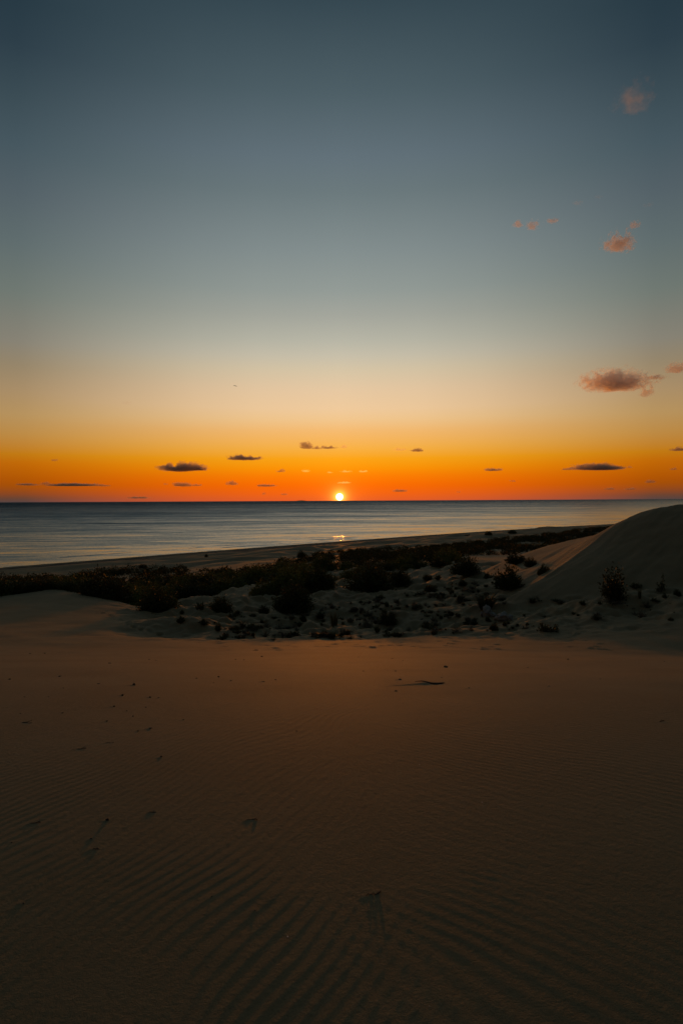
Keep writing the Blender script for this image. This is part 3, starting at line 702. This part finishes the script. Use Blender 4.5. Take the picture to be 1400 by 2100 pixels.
# ------------------------------------------------------------------ rocks, pebbles, sticks
def stone_mesh(name, seed, sub=3, amp=.25, sq=(1, 1, 1), pit=0.0):
    bm = bmesh.new(); bmesh.ops.create_icosphere(bm, subdivisions=sub, radius=.5); g = random.Random(seed)
    cuts = [(Vector((g.gauss(0, 1), g.gauss(0, 1), g.gauss(0, 1))).normalized(), g.uniform(.30, .46)) for _ in range(9)]
    for v in bm.verts:
        for n, d in cuts:
            e = v.co.dot(n) - d
            if e > 0: v.co -= n * e * .85
        a = fbm(np.array([v.co.x * 3 + seed]), np.array([v.co.y * 3 + v.co.z * 4.1]), seed, 3)[0]
        b = fbm(np.array([v.co.x * 9 + seed]), np.array([v.co.y * 9 + v.co.z * 11]), seed + 3, 2)[0]
        v.co *= 1 + amp * a + pit * b
        v.co = Vector((v.co.x * sq[0], v.co.y * sq[1], v.co.z * sq[2]))
    me = bpy.data.meshes.new(name); bm.to_mesh(me); bm.free(); 
    for p_ in me.polygons: p_.use_smooth = True
    return me
def put_rock(px, py, wpx, hpx, seed, label, group=None):
    p = hit(px, py); k = mpp(p); me = stone_mesh('rock', seed, 4, .5, (1, .8, 1), .22); o = link('rock', me, m_rock)
    o.scale = (wpx * k, wpx * k, hpx * k); o.location = (p[0], p[1], p[2] + hpx * k * .36); o.rotation_euler = (0, 0, seed); tag(o, label, 'rock', group)
put_rock(999, 1263, 17, 24, 3, 'upright pale rock leaning before the dark grass clump')
put_rock(988, 1263, 10, 10, 4, 'small pale rock at the left of the upright rock')
put_rock(1011, 1264, 16, 10, 5, 'low pale rock between the upright and the rounded rock')
put_rock(1030, 1274, 34, 20, 6, 'broad rounded pale rock on the shaded sand')
put_rock(1046, 1272, 12, 13, 7, 'small pale rock at the right end of the broad rounded rock')
pebm = [stone_mesh('pebble', 20 + i, 2, .4) for i in range(5)]
for m_ in pebm: m_.materials.append(m_peb)
for i, (p, s, asp, lab) in enumerate(deb):
    o = link('pebble', pebm[i % 5]); o.scale = (s, s * .8, s * asp); o.location = (p[0], p[1], ground(p[0], p[1]) + s * asp * .16); o.rotation_euler = (0, 0, rng.uniform(-.5, .5))
    tag(o, lab, 'pebble', 'dark bits of debris on the sand' if lab in (LEFT, RIGHT, LOW) else None)
shm = []
for i in range(2):
    V, F = [], []
    for a_ in range(7):
        for b_ in range(5):
            th_ = -.9 + 1.8 * a_ / 6; q = b_ / 4
            V.append((.5 * q * math.sin(th_) * (1 + .04 * (a_ % 2)), .5 * q * math.cos(th_) - .2, .16 * math.sin(math.pi * q * .9) + .02 * (a_ % 2) * q))
    me = grid_mesh('shell', np.array(V), 7, 5); me.materials.append(m_shell); shm.append(me)
for i, (p, s, lab) in enumerate(shl):
    s = s * mpp(p); o = link('shell', shm[i % 2]); md = o.modifiers.new('thick', 'SOLIDIFY'); md.thickness = .06
    o.location = (p[0], p[1], ground(p[0], p[1]) + .003); o.scale = (s, s, s); o.rotation_euler = (.35, .1, rng.uniform(0, 6)); tag(o, lab, 'shell')
def twig(p, length, label, seed):
    g = random.Random(seed); V, F = [], []; n = 7; h = -length / 2
    pts = [np.array([h + length * i / (n - 1), .06 * length * math.sin(i * 1.1 + seed), .004 + .012 * length * (i / (n - 1)) ** 2 + g.uniform(-.004, .004)]) for i in range(n)]
    r = max(.003, length * .026); tube(V, F, pts, [r * (.35 + .65 * i / (n - 1)) for i in range(n)], 6)
    j = pts[4]; tube(V, F, [j, j + np.array([.12, .10, .02]) * length, j + np.array([.24, .14, .06]) * length], [r * .6, r * .45, r * .2], 5)
    me = quad_mesh('twig', np.array(V), np.array(F), True); o = link('twig', me, m_wood)
    o.location = (p[0], p[1], ground(p[0], p[1]) - r * .9); o.rotation_euler = (0, 0, g.uniform(-.1, .35)); tag(o, label, 'twig')
for i, (p, L, lab) in enumerate(tw): twig(p, L, lab, 300 + i)
# driftwood stick: flat split branch with a stub
V, F = [], []; L = 62 * mpp(stick_p); n = 10
pts = [np.array([-L * .5 + L * i / (n - 1), .02 * math.sin(i * .9), .018 + .012 * math.sin(i * .7)]) for i in range(n)]
tube(V, F, pts, [.003, .005, .008, .010, .012, .015, .019, .018, .013, .004], 6)
tube(V, F, [pts[6], pts[6] + np.array([.05, -.05, .0]), pts[6] + np.array([.07, -.10, -.015])], [.014, .010, .004], 6)
me = quad_mesh('driftwood_stick', np.array(V), np.array(F), True); o = link('driftwood_stick', me, m_wood)
o.location = (stick_p[0], stick_p[1], ground(stick_p[0], stick_p[1]) + .004); o.rotation_euler = (0, .03, -.06)
tag(o, 'dark driftwood stick lying across the orange sand slope', 'driftwood')
p = hit(957, 1098.5); k = mpp(p); V, F = [], []
tube(V, F, [np.array([-5 * k, 0, .25]), np.array([-1 * k, .2, .4]), np.array([3 * k, 0, .35]), np.array([5.5 * k, .3, .8])], [.35, .4, .33, .18], 8)
me = quad_mesh('driftwood_log', np.array(V), np.array(F), True); o = link('driftwood_log', me, m_wood); o.location = (p[0], p[1], p[2] - .05)
tag(o, 'dark driftwood log lying on the far beach', 'log')

# ------------------------------------------------------------------ the person on the beach
def person():
    p = hit(200, 1163.2); bm = bmesh.new(); sl_ = bm.verts.layers.skin.verify()
    def v(x, y, z, r):
        q = bm.verts.new((x, y, z)); q[sl_].radius = (r, r * .85); return q
    pel = v(0, 0, .95, .15); pel[sl_].use_root = True
    wa = v(0, 0, 1.10, .13); ch = v(0, 0, 1.32, .16); nk = v(0, .01, 1.47, .06); hd = v(0, .02, 1.58, .085); hd2 = v(0, .02, 1.68, .08)
    for a_, b_ in ((pel, wa), (wa, ch), (ch, nk), (nk, hd), (hd, hd2)): bm.edges.new((a_, b_))
    for s in (-1, 1):
        hp = v(.10 * s, 0, .88, .10); kn = v(.12 * s, .05 * s, .50, .065); an = v(.12 * s, -.10 * s, .09, .045); to = v(.13 * s, .10 - .10 * s, .035, .035)
        for a_, b_ in ((pel, hp), (hp, kn), (kn, an), (an, to)): bm.edges.new((a_, b_))
        sh = v(.19 * s, 0, 1.38, .065); el = v(.25 * s, -.03, 1.10, .045); wr = v(.25 * s, .08, .86, .032); pa = v(.25 * s, .10, .80, .035)
        for a_, b_ in ((ch, sh), (sh, el), (el, wr), (wr, pa)): bm.edges.new((a_, b_))
        for f in range(5):
            dx = (f - 2) * .014; ft = v(.25 * s + (dx if f else -.05 * s), .11 + dx, .755 if f else .79, .010); f2 = v(.25 * s + (dx if f else -.06 * s), .13 + dx, .70 if f else .75, .008)
            bm.edges.new((pa, ft)); bm.edges.new((ft, f2))
    me = bpy.data.meshes.new('person'); bm.to_mesh(me); bm.free()
    o = link('person', me); o.modifiers.new('skin', 'SKIN'); sb = o.modifiers.new('sub', 'SUBSURF'); sb.levels = sb.render_levels = 1
    m, t, out = material('person_clothes'); tcn = N(t, 'ShaderNodeTexCoord'); s3 = N(t, 'ShaderNodeSeparateXYZ'); t.links.new(tcn.outputs['Object'], s3.inputs[0])
    c = ramp_n(t, math_n(t, 'DIVIDE', s3.outputs[2], 1.8), [(0, (.02, .02, .02, 1)), (.05, (.03, .035, .05, 1)), (.53, (.04, .04, .045, 1)), (.81, (.25, .15, .10, 1)), (.9, (.02, .015, .01, 1))], 'CONSTANT')
    principled(t, out, Base_Color=c, Roughness=.85); me.materials.append(m)
    o.location = (p[0], p[1], p[2] - .01); o.rotation_euler = (0, 0, .4)
    tag(o, 'person in dark clothes standing on the beach near the water', 'person')
person()

# ------------------------------------------------------------------ far island ridge
isl = []
for i, q in enumerate(np.linspace(0, 1, 40)):
    hgt = (np.exp(-((q - .72) / .16) ** 2) * 1.0 + .35 * np.exp(-((q - .3) / .2) ** 2) + .12 * vnoise(np.array([q * 14]), np.array([.5]), 3)[0]) * math.sin(math.pi * q) ** .6
    isl.append(hgt)
DI = 42000.0; pL, pR = at(566, 1027, DI), at(640, 1027, DI); V = []
for i in range(40):
    q = i / 39; c = pL * (1 - q) + pR * q; hh_ = max(isl[i], .01) * 70
    V += [(c[0], c[1] - 900, -4), (c[0], c[1] - 300, hh_ * .6), (c[0], c[1], hh_), (c[0], c[1] + 500, hh_ * .5), (c[0], c[1] + 1200, -4)]
me = grid_mesh('island_hills', np.array(V), 40, 5); o = link('island_hills', me, m_hill); o['kind'] = 'structure'; o['label'] = 'faint far island on the horizon left of the sun'

# ------------------------------------------------------------------ clouds: closed bodies filled with drops
def cloud_material(name, dens, thresh, scale, aniso, soft=.25, absb=(.99, .97, .96, 1)):
    m, t, out = material(name)
    tcn = N(t, 'ShaderNodeTexCoord'); ln = N(t, 'ShaderNodeVectorMath', operation='LENGTH'); t.links.new(tcn.outputs['Object'], ln.inputs[0])
    oi = N(t, 'ShaderNodeObjectInfo'); P = pos(t)
    n = N(t, 'ShaderNodeTexNoise', noise_dimensions='4D'); t.links.new(P, n.inputs['Vector']); t.links.new(math_n(t, 'MULTIPLY', oi.outputs['Random'], 50), n.inputs['W'])
    n.inputs['Scale'].default_value = scale; n.inputs['Detail'].default_value = 5; n.inputs['Roughness'].default_value = .62
    v = math_n(t, 'SUBTRACT', math_n(t, 'ADD', n.outputs[0], math_n(t, 'MULTIPLY', math_n(t, 'SUBTRACT', 1.0, ln.outputs['Value']), .32)), thresh)
    d = math_n(t, 'MULTIPLY', math_n(t, 'DIVIDE', v, soft, True), dens)
    pv = N(t, 'ShaderNodeVolumePrincipled'); pv.inputs['Color'].default_value = absb; pv.inputs['Anisotropy'].default_value = aniso
    t.links.new(d, pv.inputs['Density']); t.links.new(pv.outputs[0], out.inputs['Volume']); return m
m_cl = cloud_material('cloud_dense', .014, .48, 1 / 50., .55, .12, (.84, .68, .60, 1))
m_cm = cloud_material('cloud_lit', .012, .56, 1 / 66., .78, .12, (.99, .95, .92, 1))
m_cw = cloud_material('cloud_wisp', .011, .57, 1 / 62., .66, .12)
m_cf = cloud_material('cloud_faint', .0022, .62, 1 / 110., .6, .25)
m_cg = cloud_material('cloud_pale', .0035, .62, 1 / 130., .6, .30)
def cloud(px, py, wpx, hpx, mat, label, group=None, D=9000.0, tilt=0.0):
    bm = bmesh.new(); bmesh.ops.create_icosphere(bm, subdivisions=4, radius=1.0); asp = max(1.0, .5 * wpx / hpx)
    co = np.array([v.co[:] for v in bm.verts])
    a_ = fbm(co[:, 0] * 1.5 * asp + px, co[:, 1] * .8 + co[:, 2] * .4 + py, 9, 4, .6)
    b_ = fbm(co[:, 0] * 3 * asp + px, co[:, 2] * 2.5 + co[:, 1] * 1.7 + py, 19, 3)
    co *= (1 + .35 * b_)[:, None]; co[:, 2] /= np.maximum(.12, 1 - np.clip(co[:, 0], -1, 1) ** 2) ** .22
    co[:, 2] *= np.where(co[:, 2] > 0, np.clip(.8 + 2.6 * a_, .12, 2), .42)
    for v, c_ in zip(bm.verts, co): v.co = c_
    me = bpy.data.meshes.new('cloud'); bm.to_mesh(me); bm.free(); o = link('cloud', me, mat)
    c = at(px, py, D); k = D / FPX; o.location = c; o.scale = (wpx * .62 * k, wpx * .42 * k, hpx * .75 * k); o.rotation_euler = (0, -tilt, 0)
    return tag(o, label, 'cloud', group)
TC = 'tiny dark cloud speck low over the sea horizon'; TG = 'tiny cloud specks above the horizon'
BC = 'tiny bright cloud streak above the setting sun'; BGp = 'bright streaks above the sun'
PW = 'faint pale wisp high in the grey sky, upper right'; PWG = 'faint wisps of the upper right sky'
CL = [(375, 961, 84, 17, m_cl, 'broad dark cloud left of the sun, largest above the sea'), (412, 962, 26, 9, m_cl, 'dark tail at the right end of the broad left cloud'),
    (502, 940, 64, 11, m_cl, 'dark flat cloud with a pointed right end left of the sun'), (628, 916, 26, 14, m_cl, 'dark lumpy cloud above left of the sun'),
    (650, 919, 18, 7, m_cl, 'small dark cloud between two dark clouds above the sun'), (672, 918, 30, 7, m_cl, 'thin dark cloud right end of the trio above the sun'),
    (58, 994, 40, 5, m_cl, 'thin dark cloud strip nearest the left edge'), (93, 992, 20, 6, m_cl, 'small dark cloud in the strip near the left edge'), (152, 995, 92, 6, m_cl, 'long dark cloud strip low at the left'), (213, 996, 26, 4, m_cl, 'faint end of the long cloud strip at the left'),
    (374, 995, 34, 9, m_cl, 'small flat dark cloud under the broad left cloud'), (403, 995, 20, 6, m_cl, 'smaller dark cloud right of the flat one under the broad cloud'),
    (475, 992, 22, 9, m_cl, 'small dark cloud under the pointed flat cloud'), (546, 996, 36, 6, m_cl, 'thin flat cloud low left of the sun'), (575, 966, 16, 7, m_cl, 'small dark cloud below the lumpy cloud left of the sun'),
    (855, 924, 26, 7, m_cl, 'small slanting dark cloud above right of the sun'), (1010, 964, 34, 6, m_cl, 'small thin dark cloud midway right of the sun'), (1228, 960, 92, 13, m_cl, 'long dark cloud low at the right above the sea'),
    (1164, 962, 24, 6, m_cl, 'small dark cloud at the left of the long right cloud'), (1292, 958, 10, 6, m_cl, TC, TG), (1333, 988, 20, 7, m_cl, 'small dark cloud low near the right edge'), (1392, 922, 34, 8, m_cl, 'dark cloud cut by the right edge above the long cloud'),
    (1051, 986, 14, 6, m_cl, TC, TG), (112, 944, 12, 5, m_cl, TC, TG), (340, 993, 8, 4, m_cl, TC, TG), (820, 1007, 28, 5, m_cl, 'faint thin cloud just above the sea right of the sun'), (541, 1013, 10, 4, m_cl, TC, TG),
    (583, 1014, 14, 4, m_cl, TC, TG), (1249, 1003, 22, 4, m_cl, TC, TG), (1291, 1003, 20, 4, m_cl, TC, TG), (1380, 962, 14, 5, m_cl, TC, TG), (940, 1009, 10, 4, m_cl, TC, TG), (285, 1021, 40, 4, m_cl, 'faint cloud streak touching the left sea horizon'),
    (709, 967, 24, 4, m_cm, 'small bright rimmed cloud right above the sun'), (628, 966, 18, 6, m_cm, BC, BGp), (676, 969, 12, 4, m_cm, BC, BGp), (744, 967, 22, 4, m_cm, BC, BGp), (706, 990, 28, 4, m_cm, 'thin bright streak just above the sun'), (704, 916, 20, 8, m_cw, 'pale bright wisp right of the dark trio above the sun'), (818, 922, 24, 6, m_cw, 'pale wisp left of the slanting dark cloud'),
    (258, 826, 34, 10, m_cf, 'faint small cloud smudge in the yellow sky at the left'),
    (1262, 786, 128, 46, m_cm, 'big dark cloud with glowing orange edges at the right', None), (1326, 803, 30, 34, m_cm, 'small glowing orange cloud under the big orange edged cloud'),
    (1345, 774, 46, 10, m_cw, 'thin orange shreds right of the big orange edged cloud'), (1386, 757, 44, 24, m_cm, 'dark ragged cloud cut by the right edge beside the orange cloud'),
    (1268, 500, 58, 46, m_cw, 'salmon pink ragged cloud high at the right'), (1299, 461, 22, 18, m_cw, 'small round salmon cloud above the ragged pink one'), (1060, 460, 22, 16, m_cw, 'small salmon cloud streak, left one of the pink pair'), (1092, 463, 28, 20, m_cw, 'salmon cloud puff, right one of the pink pair'),
    (1132, 453, 30, 8, m_cw, 'thin faint salmon streak right of the pink pair'), (1298, 206, 84, 66, m_cg, 'pale pinkish ragged cloud alone in the top right sky'), (1185, 415, 34, 16, m_cf, PW, PWG), (1228, 404, 20, 8, m_cf, PW, PWG), (1328, 420, 22, 12, m_cf, PW, PWG)]
for c in CL:
    cloud(*c)
# short vapour trail
V, F = [], []; c = at(482, 791, 9000.0); k = 9000.0 / FPX
tube(V, F, [np.array([-4 * k, 0, .8 * k]), np.array([-1 * k, 0, .3 * k]), np.array([2 * k, 0, -.4 * k]), np.array([4 * k, 0, -1.1 * k])], [1, 4, 4, 2], 8)
me = quad_mesh('vapour_trail', np.array(V), np.array(F), True); o = link('vapour_trail', me, plain('vapour', (.8, .8, .8, 1), (.9, .9, .9, 1), .01)); o.location = c
tag(o, 'tiny pale vapour trail in the yellow sky left of centre', 'vapour trail')
